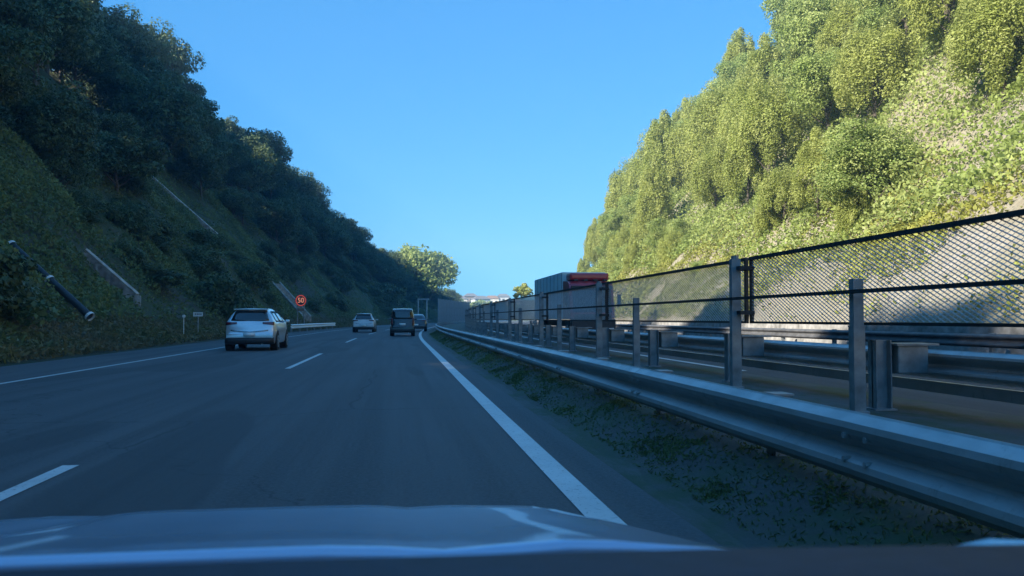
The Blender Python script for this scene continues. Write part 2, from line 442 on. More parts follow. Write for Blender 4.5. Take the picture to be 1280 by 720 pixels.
def crown_mesh(rx, rz, nclump, per, size, mat, style='round'):
    C = []; NN = []; T = []; sd = rng.uniform(0, 50)
    for k in range(nclump):
        d = rng.normal(0, 1, 3); d /= np.linalg.norm(d)
        if d[2] < -.5: d[2] *= -1
        rr = rng.uniform(.45, 1.0) * (1 + .55 * noise.noise(Vector((d[0] * 1.6 + sd, d[1] * 1.6, d[2] * 1.6))))
        c = d * np.array([rx, rx, rz]) * rr
        if style == 'bamboo': c = np.array([d[0] * rx * .8, d[1] * rx * .8, d[2] * rz * rr]); 
        cr = rng.uniform(.20, .36) * rx
        q = rng.normal(0, 1, (per, 3)); q /= np.linalg.norm(q, axis=1)[:, None]
        q *= rng.uniform(.6, 1.0, per)[:, None]
        if style == 'bamboo': off = q * np.array([cr * .8, cr * .8, cr * 1.6])
        else: off = q * np.array([cr * 1.25, cr * 1.25, cr * .8])
        C.append(c + off); NN.append(q + np.array([0, 0, .5])); T.append(np.full(per, rng.uniform(0, 1) ** 2) + rng.uniform(-.15, .25, per))
    return leaf_mesh('crown', np.concatenate(C), np.concatenate(NN), size, mat, np.clip(np.concatenate(T), 0, 1), 1.5 if style == 'round' else 2.3)
def make_tree(label, cat, mat, rx, rz, zc, nclump, per, size, style='round', trunk=True, group=None, name='tree'):
    t = thing(name, (0, 0, 0), 0, label, cat, group)
    me = crown_mesh(rx, rz, nclump, per, size, mat, style)
    me.transform(Matrix.Translation((0, 0, zc)))
    link(bpy.data.objects.new('crown', me), t)
    mb = MB()
    lean = rng.uniform(-.4, .4, 2)
    top = Vector((lean[0], lean[1], zc + rz * .3))
    mb.tube([(0, 0, -.8), (lean[0] * .3, lean[1] * .3, zc * .4), top], [rx * .06, rx * .045, rx * .02], 7)
    for k in range(7):
        a = k * 2.4 + rng.uniform(-.4, .4); z0 = zc * (.35 + .09 * k)
        p0 = Vector((lean[0] * z0 / zc, lean[1] * z0 / zc, z0))
        p1 = p0 + Vector((math.cos(a) * rx * .5, math.sin(a) * rx * .5, rz * .45))
        mb.tube([p0, (p0 + p1) / 2 + Vector((0, 0, -.15)), p1], [rx * .028, rx * .018, rx * .008], 5)
    mb.build('trunk', M['bark'], t)
    return t
far = Vector((0, -500, -50))
Lg = 'broadleaf trees covering the left hillside'
Ll = 'dark green broadleaf tree in the shaded wood on the left hillside'
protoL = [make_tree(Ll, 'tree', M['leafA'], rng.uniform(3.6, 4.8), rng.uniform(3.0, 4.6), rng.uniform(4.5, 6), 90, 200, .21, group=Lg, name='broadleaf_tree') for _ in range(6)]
Rg = 'leafy trees and bamboo on the sunlit right hillside'
Rl = 'yellow green leafy tree in the sunlit wood on the right hillside'
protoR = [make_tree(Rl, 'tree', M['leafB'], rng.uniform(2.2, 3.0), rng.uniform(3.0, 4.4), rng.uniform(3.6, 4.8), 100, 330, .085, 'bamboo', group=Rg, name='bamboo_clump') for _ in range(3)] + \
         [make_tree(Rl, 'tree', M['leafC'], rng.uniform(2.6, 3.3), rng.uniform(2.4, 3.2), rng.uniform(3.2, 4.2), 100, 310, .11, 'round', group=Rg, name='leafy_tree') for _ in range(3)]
usedp = set()
def put(proto, loc, rz, sc, label=None, group=None):
    if id(proto) not in usedp:
        usedp.add(id(proto)); proto.location = loc; proto.rotation_euler = (0, 0, rz); proto.scale = sc
        if label: proto['label'] = label
        if group: proto['group'] = group
        return proto
    return dup(proto, loc, rz, label, group, sc)
LL = [('small dark shrubby tree at the lower edge of the shaded wood on the left', 'small trees at the lower edge of the left wood'),
      (Ll, Lg), ('dark broadleaf tree on the ridge of the left hillside against the sky', 'ridge trees of the left hillside')]
s = -66.0
nl = 0
while s < 345:
    for row, u in enumerate((-21.5, -25, -30.5, -36, -41.5, -47)):
        uu = u + rnd.uniform(-2.2, 2.2); sv = s + rnd.uniform(-3, 3) + (row % 2) * 3.5
        f = lin(sv, LH)
        if s < -10 and row < 2: continue
        q_ = P(uu, sv)
        if near_stair(q_.x, q_.y, 5.5) or near_stair(q_.x + 1.5, q_.y + 6, 5): continue
        k = (rnd.uniform(.7, 1.3) if sv > 25 else rnd.uniform(.88, 1.08)) * .95 * (0.62 + .38 * f) * (1.12 if row == 5 else 1)
        k *= (.38, .7, 1, 1, 1, 1)[row]
        z = lh(uu, sv)
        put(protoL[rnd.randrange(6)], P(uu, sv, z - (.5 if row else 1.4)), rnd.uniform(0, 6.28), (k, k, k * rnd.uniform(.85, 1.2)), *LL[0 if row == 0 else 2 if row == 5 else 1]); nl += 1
    s += 7.3
RL = [('low leafy shrubby tree at the lower edge of the sunlit wood on the right', 'low trees at the lower edge of the right wood'),
      (Rl, Rg), ('tall yellow green tree on the ridge of the sunlit hillside on the right', 'ridge trees of the right hillside')]
bushp = make_tree('low dark bush growing out of the vines on the open part of the left slope', 'bush', M['leafA'], 2.2, 1.3, .8, 60, 130, .16, trunk=False, group='low bushes on the left slope', name='low_bush')
for i in range(70):
    uu, sv = rnd.uniform(-21, -13.5), 18 + 180 * rnd.random() ** 1.5
    q_ = P(uu, sv)
    if near_stair(q_.x, q_.y, 3.5) or near_stair(q_.x + 1.0, q_.y + 4, 3): continue
    k = rnd.uniform(.3, .95); put(bushp, P(uu, sv, lh(uu, sv) - .2), rnd.uniform(0, 6.28), (k * 1.2, k, k * rnd.uniform(.6, 1.3)))
s = 2.0
while s < 164:
    for row, u in enumerate((21.5, 24.5, 28.5, 33, 38, 43.5)):
        uu = u + rnd.uniform(-2, 2); sv = s + rnd.uniform(-2.4, 2.4) + (row % 2) * 2.6
        f = lin(sv, RH)
        if f < .1 and row > 3: continue
        if s < 30 and row > 3: continue
        if row == 0 and s < 50 and rnd.random() < .6: continue
        k = rnd.uniform(.65, 1.2) * (.5 + .5 * f) * (.42, .72, 1, 1, 1.05, 1.25)[row]
        put(protoR[rnd.choice((0, 1, 2, 0, 1, 3, 4, 5))], P(uu, sv, rh(uu, sv) - (.5 if row else 1.2)), rnd.uniform(0, 6.28), (k, k, k * rnd.uniform(.85, 1.2)), *RL[0 if row < 2 else 2 if row > 4 else 1])
    s += 5.0
# the pale lit tree at the end of the left hill
t = make_tree('pale grey green tree lit by the sun at the end of the left hillside', 'tree', M['leafC'], 7.6, 5.4, 10.0, 120, 110, .5, 'round', name='pale_tree')
p = P(-16, 205); t.location = (6.3, 262, 1.5); t.scale = (1.3, 1.3, 1.35)
t2 = make_tree('small bright green bush standing beyond the fence next to the truck', 'bush', M['leafB'], 1.5, 1.3, 5.2, 40, 70, .22, 'round', name='bush'); t2.location = (19.9, 138, .1)
for i, (x, y, k, lab) in enumerate(((-3, 190, .8, 'dark tree below the pale tree beside the sign frame'), (3, 232, .7, 'dark tree right of the sign frame before the grey sound barrier'))):
    put(make_tree(lab, 'tree', M['leafA'], 4.4, 4.2, 5.2, 70, 80, .4, name='dark_tree'), (x, y, 1), i, (k, k, k))
# undergrowth on slopes
def scatter(name, n, urange, srange_, hf, size, mat, label, lift=.15, dens=None, tintf=None, up=.6, thick=.35, elong=1.6, spow=1.6, category='plants'):
    C = []; T = []
    while len(C) < n:
        u = rnd.uniform(*urange); s_ = srange_[0] + (srange_[1] - srange_[0]) * rnd.random() ** spow
        p = P(u, s_)
        q = noise.noise(Vector((p.x * .22, p.y * .18, 55))) + .5 * noise.noise(Vector((p.x * .7, p.y * .7, 5)))
        if dens and rnd.random() > dens(u, s_, q): continue
        z = hf(u, s_) + lift + rnd.random() * thick * max(.2, 1 + 1.5 * q)
        C.append((p.x, p.y, z)); T.append(min(1, max(0, .35 + q * .9 + rnd.uniform(-.2, .2))))
    C = np.array(C); NN = np.tile(np.array([0.2, -.3, up]), (len(C), 1))
    me = leaf_mesh(name, C, NN, size, mat, np.array(T), elong, .8)
    o = link(bpy.data.objects.new(name, me)); tag(o, label, category, kind='stuff'); return o
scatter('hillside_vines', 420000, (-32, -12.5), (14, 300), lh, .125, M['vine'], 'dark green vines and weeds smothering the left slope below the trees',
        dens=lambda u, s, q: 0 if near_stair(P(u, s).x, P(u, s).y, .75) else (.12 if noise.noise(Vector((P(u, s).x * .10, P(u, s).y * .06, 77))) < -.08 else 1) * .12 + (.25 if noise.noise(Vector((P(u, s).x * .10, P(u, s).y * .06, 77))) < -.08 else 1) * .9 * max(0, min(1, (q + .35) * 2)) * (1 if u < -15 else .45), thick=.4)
scatter('roadside_weeds', 60000, (-12.9, -9.3), (14, 200), lh, .065, M['drygrass'], 'dry grass and weeds along the left edge of the road', lift=0, up=-.1, thick=.28, elong=3.2)
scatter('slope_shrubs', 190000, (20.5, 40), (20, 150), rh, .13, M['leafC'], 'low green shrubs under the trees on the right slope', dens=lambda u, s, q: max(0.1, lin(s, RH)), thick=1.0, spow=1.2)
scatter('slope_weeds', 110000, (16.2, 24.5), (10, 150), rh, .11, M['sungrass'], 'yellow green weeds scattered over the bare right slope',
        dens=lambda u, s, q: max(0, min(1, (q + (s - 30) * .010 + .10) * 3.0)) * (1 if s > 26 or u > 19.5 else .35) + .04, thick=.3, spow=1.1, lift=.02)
scatter('median_weeds', 75000, (1.75, 3.3), (1.5, 60), berm, .011, M['vine'], 'short weeds and dry grass on the low bank under the near guardrail', dens=lambda u, s, q: .10 + max(0, noise.noise(Vector((u * 2.2, s * 1.1, 4))) * 1.6 + noise.noise(Vector((u * 7, s * 5, 4))) * .8 - .1), lift=0, thick=.03, up=0, elong=4)

# ------------------------------------------------------------------ near guardrail
WP = [(.0, .62), (-.012, .622), (-.018, .612), (-.078, .575), (-.088, .545), (-.078, .515), (-.018, .475), (-.006, .445), (-.018, .415), (-.078, .375), (-.088, .345), (-.078, .315), (-.018, .278), (-.006, .270),
      (0.0, .275), (-.068, .318), (-.08, .345), (-.068, .372), (-.01, .412), (.004, .445), (-.01, .478), (-.068, .518), (-.08, .545), (-.068, .572), (-.008, .608)]
def beam_obj(name, u0, zoff, s0, s1, parent, mirror=1, mat=None):
    ss_ = srange(s0, s1, 1.2, 4.0)
    o = sweep([(u0 + a * mirror, z + zoff) for a, z in WP], ss_).build(name, mat or M['steel'], parent, smooth=False)
    return o
g1 = thing('guardrail', (0, 0, 0), 0, 'galvanised W shaped guardrail running beside the white edge line nearest the camera', 'guardrail')
seg = -4.0
while seg < 200:
    beam_obj('beam', 2.33 + (0.004 if int(seg / 4) % 2 else 0), 0, seg, seg + 4.02, g1); seg += 4.0
# joint bolts + posts
pm = MB(); pm.box(-.0, .10, -.07, .07, -.02, .61); pm.box(-.012, .12, -.085, .085, .61, .622)
proto_post = pm.build('post', M['post'], g1); first = True
def place(o, u, s, z=0):
    a = path(s)[2]; o.location = P(u, s, z); o.rotation_euler = (0, 0, -a)
s = 0.4
while s < 190:
    if first: place(proto_post, 2.36, s); first = False
    else:
        c = proto_post.copy(); COL.objects.link(c); place(c, 2.36, s)
    s += 2.4
bm_ = MB()
for dz in (-.06, .06):
    for dy in (-.1, .1): bm_.tube([(-.105, dy, .445 + dz), (-.0, dy, .445 + dz)], .016, 6)
pb = bm_.build('bolt_set', M['steel'], g1); place(pb, 2.35, 4.0)
for i in range(2, 20):
    c = pb.copy(); COL.objects.link(c); place(c, 2.35, 4.0 * i)

# ------------------------------------------------------------------ opposing guardrail with box brackets (seen from behind)
g2 = thing('guardrail', (0, 0, 0), 0, 'grey guardrail of the opposite carriageway seen from behind, on posts with box brackets', 'guardrail')
beam_obj('beam', 6.46, .10, -4, 230, g2, 1)
sweep([(6.44, .20), (6.50, .20), (6.50, .335), (6.44, .335)], srange(-4, 230, 1.2, 4)).build('lower_beam', M['steel'], g2)
a = MB(); a.box(-.10, .10, -.012, .012, 0, .84); a.box(-.10, -.085, -.09, .09, 0, .838); a.box(.085, .10, -.09, .09, 0, .838); a.box(-.14, .14, -.13, .13, -.01, .02)
po = a.build('post', M['post'], g2)
a = MB(); a.box(.11, .50, -.16, .16, .44, .775, .02); a.box(.08, .62, -.19, .19, .775, .80)
br = a.build('bracket_box', M['post'], g2)
for i in range(-1, 44):
    s = 9.6 + 4.62 * i
    if i == -1: place(po, 5.75, s); place(br, 5.78, s)
    else:
        for o_, u in ((po, 5.75), (br, 5.78)):
            c = o_.copy(); COL.objects.link(c); place(c, u, s)
# ------------------------------------------------------------------ glare fence: expanded metal panels on posts, with pipe rail
fence = thing('mesh_fence', (0, 0, 0), 0, 'grey expanded metal glare fence in dark frames along the median, behind the near guardrail', 'fence')
PL = 9.22; Z0, Z1 = 1.02, 2.07
def expanded(L, H, pw, ph, dep, th):
    v = []; f = []
    nx = int(round(L / pw)); nz = int(round(H / ph)); pw = L / nx; ph = H / nz
    def strand(y0, z0, y1, z1):
        d = Vector((y1 - y0, z1 - z0)).normalized(); n = Vector((-d.y, d.x)) * th
        b = len(v)
        for (y, z, e) in ((y0, z0, 1), (y1, z1, -1)):
            sh = .004 * e
            v.extend([(-dep / 2, y - n.x + sh, z - n.y - .004), (dep / 2, y - n.x - sh, z - n.y + .004), (dep / 2, y + n.x - sh, z + n.y + .004), (-dep / 2, y + n.x + sh, z + n.y - .004)])
        for a_ in range(4):
            b_ = (a_ + 1) % 4; f.append((b + a_, b + b_, b + 4 + b_, b + 4 + a_))
    for i in range(nx):
        for j in range(nz):
            y = i * pw; z = j * ph
            strand(y, z + ph / 2, y + pw / 2, z + ph); strand(y + pw / 2, z + ph, y + pw, z + ph / 2)
            strand(y, z + ph / 2, y + pw / 2, z); strand(y + pw / 2, z, y + pw, z + ph / 2)
    return v, f
ev, ef = expanded(PL - .16, Z1 - Z0 - .08, .115, .052, .0085, .0018)
ev = [(x, y + .08, z + Z0 + .04) for x, y, z in ev]
fr = MB(); fr.box(-.03, .03, .03, PL - .03, Z1 - .05, Z1); fr.box(-.025, .025, .03, PL - .03, Z0, Z0 + .035); fr.box(-.026, .026, .03, .09, Z0 + .035, Z1 - .05); fr.box(-.026, .026, PL - .09, PL - .03, Z0 + .035, Z1 - .05)
inf = mesh_obj('mesh_infill', ev, ef, M['mesh'], fence); inf['kind'] = 'stuff'
frm = fr.build('frame', M['dark'], fence)
tp = MB(); tp.box(-.075, .075, -.055, .055, 0, 2.04); tp.tube([(0, 0, 2.04), (0, 0, 2.09)], .06, 10); tp.box(-.1, .1, -.09, .09, 0, .03)
tall = tp.build('tall_post', M['post'], fence)
cl = MB(); cl.box(.0, .24, -.20, .20, 1.86, 1.92)
clamp = cl.build('clamp', M['dark'], fence)
cl = MB(); cl.box(.0, .24, -.20, .20, 1.16, 1.22)
clamp2 = cl.build('clamp', M['dark'], fence)
sp = MB(); sp.box(-.07, .07, -.06, .06, .0, 1.0); sp.box(-.075, .075, -.065, .065, 1.0, 1.02); sp.box(-.062, .062, -.05, .05, 1.02, 1.56); sp.box(-.1, .1, -.09, .09, 0, .03)
sh = sp.build('short_post', M['post'], fence)
for i in range(-2, 22):
    s = 12.87 + 9.3 * i
    objs = (inf, frm, tall, clamp, sh, clamp2) if i == -2 else [o.copy() for o in (inf, frm, tall, clamp, sh, clamp2)]
    if i > -2:
        for o in objs: COL.objects.link(o)
    a0 = P(5.5, s + .04); a1 = P(5.5, s + 9.3); d = a1 - a0
    rz = math.atan2(-d.x, d.y)
    for o in objs[:2]: o.location = a0; o.rotation_euler = (0, 0, rz)
    place(objs[2], 5.27, s); place(objs[3], 5.27, s); place(objs[4], 5.27, s + 5.7); place(objs[5], 5.27, s)
cab = sweep([(5.15, 1.385), (5.185, 1.385), (5.185, 1.43), (5.15, 1.43)], srange(-6, 210, 1, 4)).build('pipe_rail', M['dark'], fence)
# ------------------------------------------------------------------ outer guardrail and low wall at the foot of the right slope
g3 = thing('guardrail', (0, 0, 0), 0, 'far grey guardrail along the foot of the sunlit slope, beyond the opposite lanes', 'guardrail')
beam_obj('beam', 15.0, .08, -10, 230, g3, 1, M['oldsteel'])
proto_post = None
for i in range(0, 50):
    if proto_post is None:
        mb = MB(); mb.box(0, .12, -.06, .06, 0, .72); proto_post = mb.build('post', M['post'], g3); place(proto_post, 15.02, 4.0 * i)
    else:
        c = proto_post.copy(); COL.objects.link(c); place(c, 15.02, 4.0 * i)
w = sweep([(15.75, -.3), (16.15, -.3), (16.1, .92), (15.85, .92)], srange(-60, 164, 2, 4)).build('retaining_wall', M['concrete'])
tag(w, 'low grey concrete wall at the foot of the right slope', 'wall')
g4 = thing('guardrail', (0, 0, 0), 0, 'short pale guardrail piece on the left verge below the round speed sign', 'guardrail')
beam_obj('beam', -8.75, .02, 66, 92, g4, -1, M['white'])
for i in range(7):
    mb = MB(); mb.box(-.12, 0, -.06, .06, 0, .6); place(mb.build('post', M['post'], g4), -8.8, 67 + 4 * i)

# ------------------------------------------------------------------ things on the left slope, placed on the terrain
def along(p0, p1, n, lift):
    out = []
    for i in range(n + 1):
        p = p0.lerp(p1, i / n); h = bvh.ray_cast(Vector((p.x, p.y, 200)), Vector((0, 0, -1)))[0]
        out.append(Vector((p.x, p.y, (h.z if h else p.z) + lift)))
    # one straight flight, lifted until it clears the ground everywhere
    a_, b_ = out[0].z, out[-1].z
    off = max(q.z - (a_ + (b_ - a_) * i / n) for i, q in enumerate(out))
    for i, q in enumerate(out): q.z = a_ + (b_ - a_) * i / n + min(off, .5) * .7
    return out
def stairs(p0, p1, width, label, rail=False):
    t = thing('slope_stairs', p1, 0, label, 'stairs')
    o = Vector(p1); pts = along(p0, p1, 24, .4); d = (p1 - p0); d.z = 0; d.normalize(); nrm = Vector((d.y, -d.x, 0)) * width / 2
    for sgn in (-1, 1):
        mb = MB(); mb.tube([q + nrm * sgn - o + Vector((0, 0, .12)) for q in pts], .09, 4); mb.build('kerb', M['palecon'], t)
    for i in range(24):
        mid = (pts[i] + pts[i + 1]) / 2 - o
        mb = MB(); a_ = mid + nrm; b_ = mid - nrm
        mb.add([a_ - d * .2, a_ + d * .2, b_ + d * .2, b_ - d * .2] + [q + Vector((0, 0, -.8)) for q in (a_ - d * .2, a_ + d * .2, b_ + d * .2, b_ - d * .2)],
               [(3, 2, 1, 0), (4, 5, 6, 7), (0, 1, 5, 4), (1, 2, 6, 5), (2, 3, 7, 6), (3, 0, 4, 7)])
        mb.build('step', M['concrete'], t)
    if rail:
        mb = MB(); top = [q + nrm - o + Vector((0, 0, .95)) for q in pts]; mb.tube(top, .045, 5)
        for q in pts[::3]: mb.tube([q + nrm - o, q + nrm - o + Vector((0, 0, .95))], .035, 4)
        mb.build('handrail', M['white'], t)
    return t
stairs(*STAIR[0], 1.0, 'pale concrete maintenance stairs running down between bushes high on the left slope')
stairs(*STAIR[1], .9, 'lower concrete stairs on the left slope above the dark weeds')
stairs(*STAIR[2], 1.2, 'concrete stairs down the slope directly behind the round speed sign')
p0, p1 = STAIR[3]
t = thing('drain_pipe', p1, 0, 'dark drainage pipe with three pale bands running down the left slope', 'pipe')
pts = [q - p1 for q in along(p0, p1, 16, .5)]
MB().tube(pts, .15, 8).build('pipe', M['dark'], t, smooth=True)
for k in (0, 8, 16):
    q = pts[k]; d = (pts[min(k + 1, 16)] - pts[max(k - 1, 0)]).normalized() * .06
    MB().tube([q - d, q + d], .195, 12, cap=False).build('band', M['white'], t)

# speed sign
def text_mesh(txt, size, depth):
    c = bpy.data.curves.new('t', 'FONT'); c.body = txt; c.size = size; c.extrude = depth; c.align_x = 'CENTER'; c.align_y = 'CENTER'
    o = bpy.data.objects.new('t', c); COL.objects.link(o); bpy.context.view_layer.update()
    me = bpy.data.meshes.new_from_object(o.evaluated_get(bpy.context.evaluated_depsgraph_get())); bpy.data.objects.remove(o)
    me.transform(Matrix.Rotation(R(90), 4, 'X')); return me
sx, sy = -9.9, 78
t = thing('speed_sign', P(sx, sy, -.2), R(3), 'round dark LED speed sign reading 50 with a red ring, on two posts', 'road sign'); t.scale = (.88, 1, 1 - .03)
mb = MB(); mb.tube([(0, .06, 3.0), (0, -.06, 3.0)], .56, 28); mb.build('sign_face', M['dark'], t)
mb = MB(); ring = []
for k in range(33):
    w_ = 2 * math.pi * k / 32; ring.append((math.cos(w_) * .48, -.075, 3.0 + math.sin(w_) * .47))
mb.tube(ring, .045, 5, cap=False); mb.build('red_ring', M['ledred'], t)
me = text_mesh('50', .66, .012); me.materials.append(M['led']); o = link(bpy.data.objects.new('numerals', me), t); o.location = (0, -.08, 3.0)
mb = MB(); mb.box(-.30, .30, -.05, .05, 2.02, 2.26, .01); mb.build('lower_plate', M['led' if False else 'roof2'], t)
for x in (-.33, .33):
    mb = MB(); mb.tube([(x, .1, -.4), (x, .1, 3.2)], .06, 8); mb.build('post', M['post'], t)
# small plate + delineator
t = thing('kilometre_post', P(-9.9, 43.5, .2), 0, 'small pale rectangular plate on a thin post in the left verge', 'road sign')
mb = MB(); mb.tube([(0, 0, -.2), (0, 0, 1.2)], .025, 6); mb.build('post', M['post'], t)
mb = MB(); mb.box(-.23, .23, -.035, -.028, 1.0, 1.2); mb.build('plate', M['white'], t)
for q, xx in enumerate((-.13, -.04, .05, .14)):
    mb = MB(); mb.box(xx - .025, xx + .02, -.041, -.036, 1.06, 1.15); mb.build('mark', M['dark'], t)
t = thing('delineator_post', P(-9.9, 40.8, .2), 0, 'thin white delineator post with round head left of the small plate', 'post')
mb = MB(); mb.tube([(0, 0, -.2), (0, 0, .95)], .018, 8); mb.build('shaft', M['white'], t)
mb = MB(); mb.tube([(0, .02, 1.0), (0, -.03, 1.0)], .07, 12); mb.build('reflector', M['white'], t)

# sign frame + sound barrier far ahead
t = thing('sign_frame', P(-9.4, 188, 0), -.18, 'grey portal frame of two posts and a beam beside the bend', 'frame')
for x in (-.8, 1.1):
    mb = MB(); mb.box(x - .12, x + .12, -.12, .12, 0, 5.2); mb.build('post', M['steel'], t)
mb = MB(); mb.box(-.95, 1.6, -.15, .15, 5.2, 5.5); mb.build('beam', M['steel'], t)
t = thing('sound_barrier', P(-8.6, 206, 0), 0, 'tall grey panelled sound barrier beyond the bend, left of the distant houses', 'wall')
for i in range(12):
    a_, b_ = P(-8.6, 206 + i * 4), P(-8.6, 210 + i * 4); o_ = t.location
    v0, v1 = a_ - o_, b_ - o_
    n_ = Vector(((v1 - v0).y, -(v1 - v0).x, 0)).normalized() * .06
    for j in range(3):
        z0 = .02 + j * 1.95; z1 = z0 + 1.92
        vs = [v0 - n_, v1 - n_, v1 + n_, v0 + n_]
        MB().add([(v.x, v.y, z0) for v in vs] + [(v.x, v.y, z1) for v in vs], [(3, 2, 1, 0), (4, 5, 6, 7), (0, 1, 5, 4), (1, 2, 6, 5), (2, 3, 7, 6), (3, 0, 4, 7)]).build('panel', M['panel'], t)
    MB().box(v0.x - .1, v0.x + .1, v0.y - .1, v0.y + .1, 0, 6.0).build('post', M['post'], t)

# ------------------------------------------------------------------ distant houses
hx = [(558, 8.5, 'wall', 'roof2', 9, 5.5, 'leftmost distant cream house with a brown hipped roof'), (574, 9.5, 'wall', 'roof', 8, 5, 'second distant cream house with a grey roof'),
      (588, 8, 'wall3', 'roof', 8, 5.2, 'distant house clad in brown with a grey roof'), (601, 9, 'wall2', 'roof', 9, 6.2, 'tallest distant pale grey house in the middle of the row'),
      (615, 9, 'wall', 'roof2', 8, 5.2, 'distant cream house right of the tallest one'), (629, 8, 'wall2', 'roof', 9, 5, 'distant pale grey house near the right end of the row'), (643, 8, 'wall', 'roof', 9, 4.6, 'rightmost distant cream house just above the fence')]
for i, (px, w_, wm, rm, dd, hh, lab) in enumerate(hx):
    y = 480 + (i % 3) * 22; x = y * math.tan(math.atan((px - 640) / 1060) + R(7.52))
    z = far_h(x, y) - .5
    want = 1.1 + (398 - (381 - (i % 3) * 3)) / 1060 * y
    z = min(z, want); base = z
    t = thing('house', (x, y, z), R(-12 + 7 * (i % 4)), lab, 'house')
    H_ = want - z + hh - 3
    MB().box(-w_ / 2, w_ / 2, -dd / 2, dd / 2, 0, H_).build('wall', M[wm], t)
    e = .5; MB().add([(-w_ / 2 - e, -dd / 2 - e, H_), (w_ / 2 + e, -dd / 2 - e, H_), (w_ / 2 + e, dd / 2 + e, H_), (-w_ / 2 - e, dd / 2 + e, H_), (-w_ / 4, 0, H_ + 1.9), (w_ / 4, 0, H_ + 1.9)],
                     [(0, 1, 5, 4), (2, 3, 4, 5), (1, 2, 5), (3, 0, 4), (3, 2, 1, 0)]).build('roof', M[rm], t)
    for q in range(3):
        for lv in range(2):
            xx = -w_ / 2 + w_ * (q + .5) / 3; zz = H_ - 1.9 - 2.7 * lv
            f = MB().box(xx - .85, xx + .85, -dd / 2 - .05, -dd / 2 - .003, zz - .6, zz + .7).build('window', M['white'], t)
            MB().box(xx - .75, xx + .75, -dd / 2 - .06, -dd / 2 - .053, zz - .5, zz + .6).build('pane', M['glass'], f)
bushes = []
bp_ = make_tree('dark shrub between the distant houses', 'bush', M['leafC'], 3.2, 2.8, 2.8, 30, 40, .8, name='garden_shrub', group='shrubs between the distant houses')
for i in range(16):
    px = 553 + i * 6.3 + rnd.uniform(-2, 2); y = 468 + rnd.uniform(-18, 10)
    x = y * math.tan(math.atan((px - 640) / 1060) + R(7.52))
    k = rnd.uniform(.7, 1.2); put(bp_, (x, y, 1.1 + (398 - 388 ) / 1060 * y - 2 + rnd.uniform(-1, 1)), i, (k, k, k))

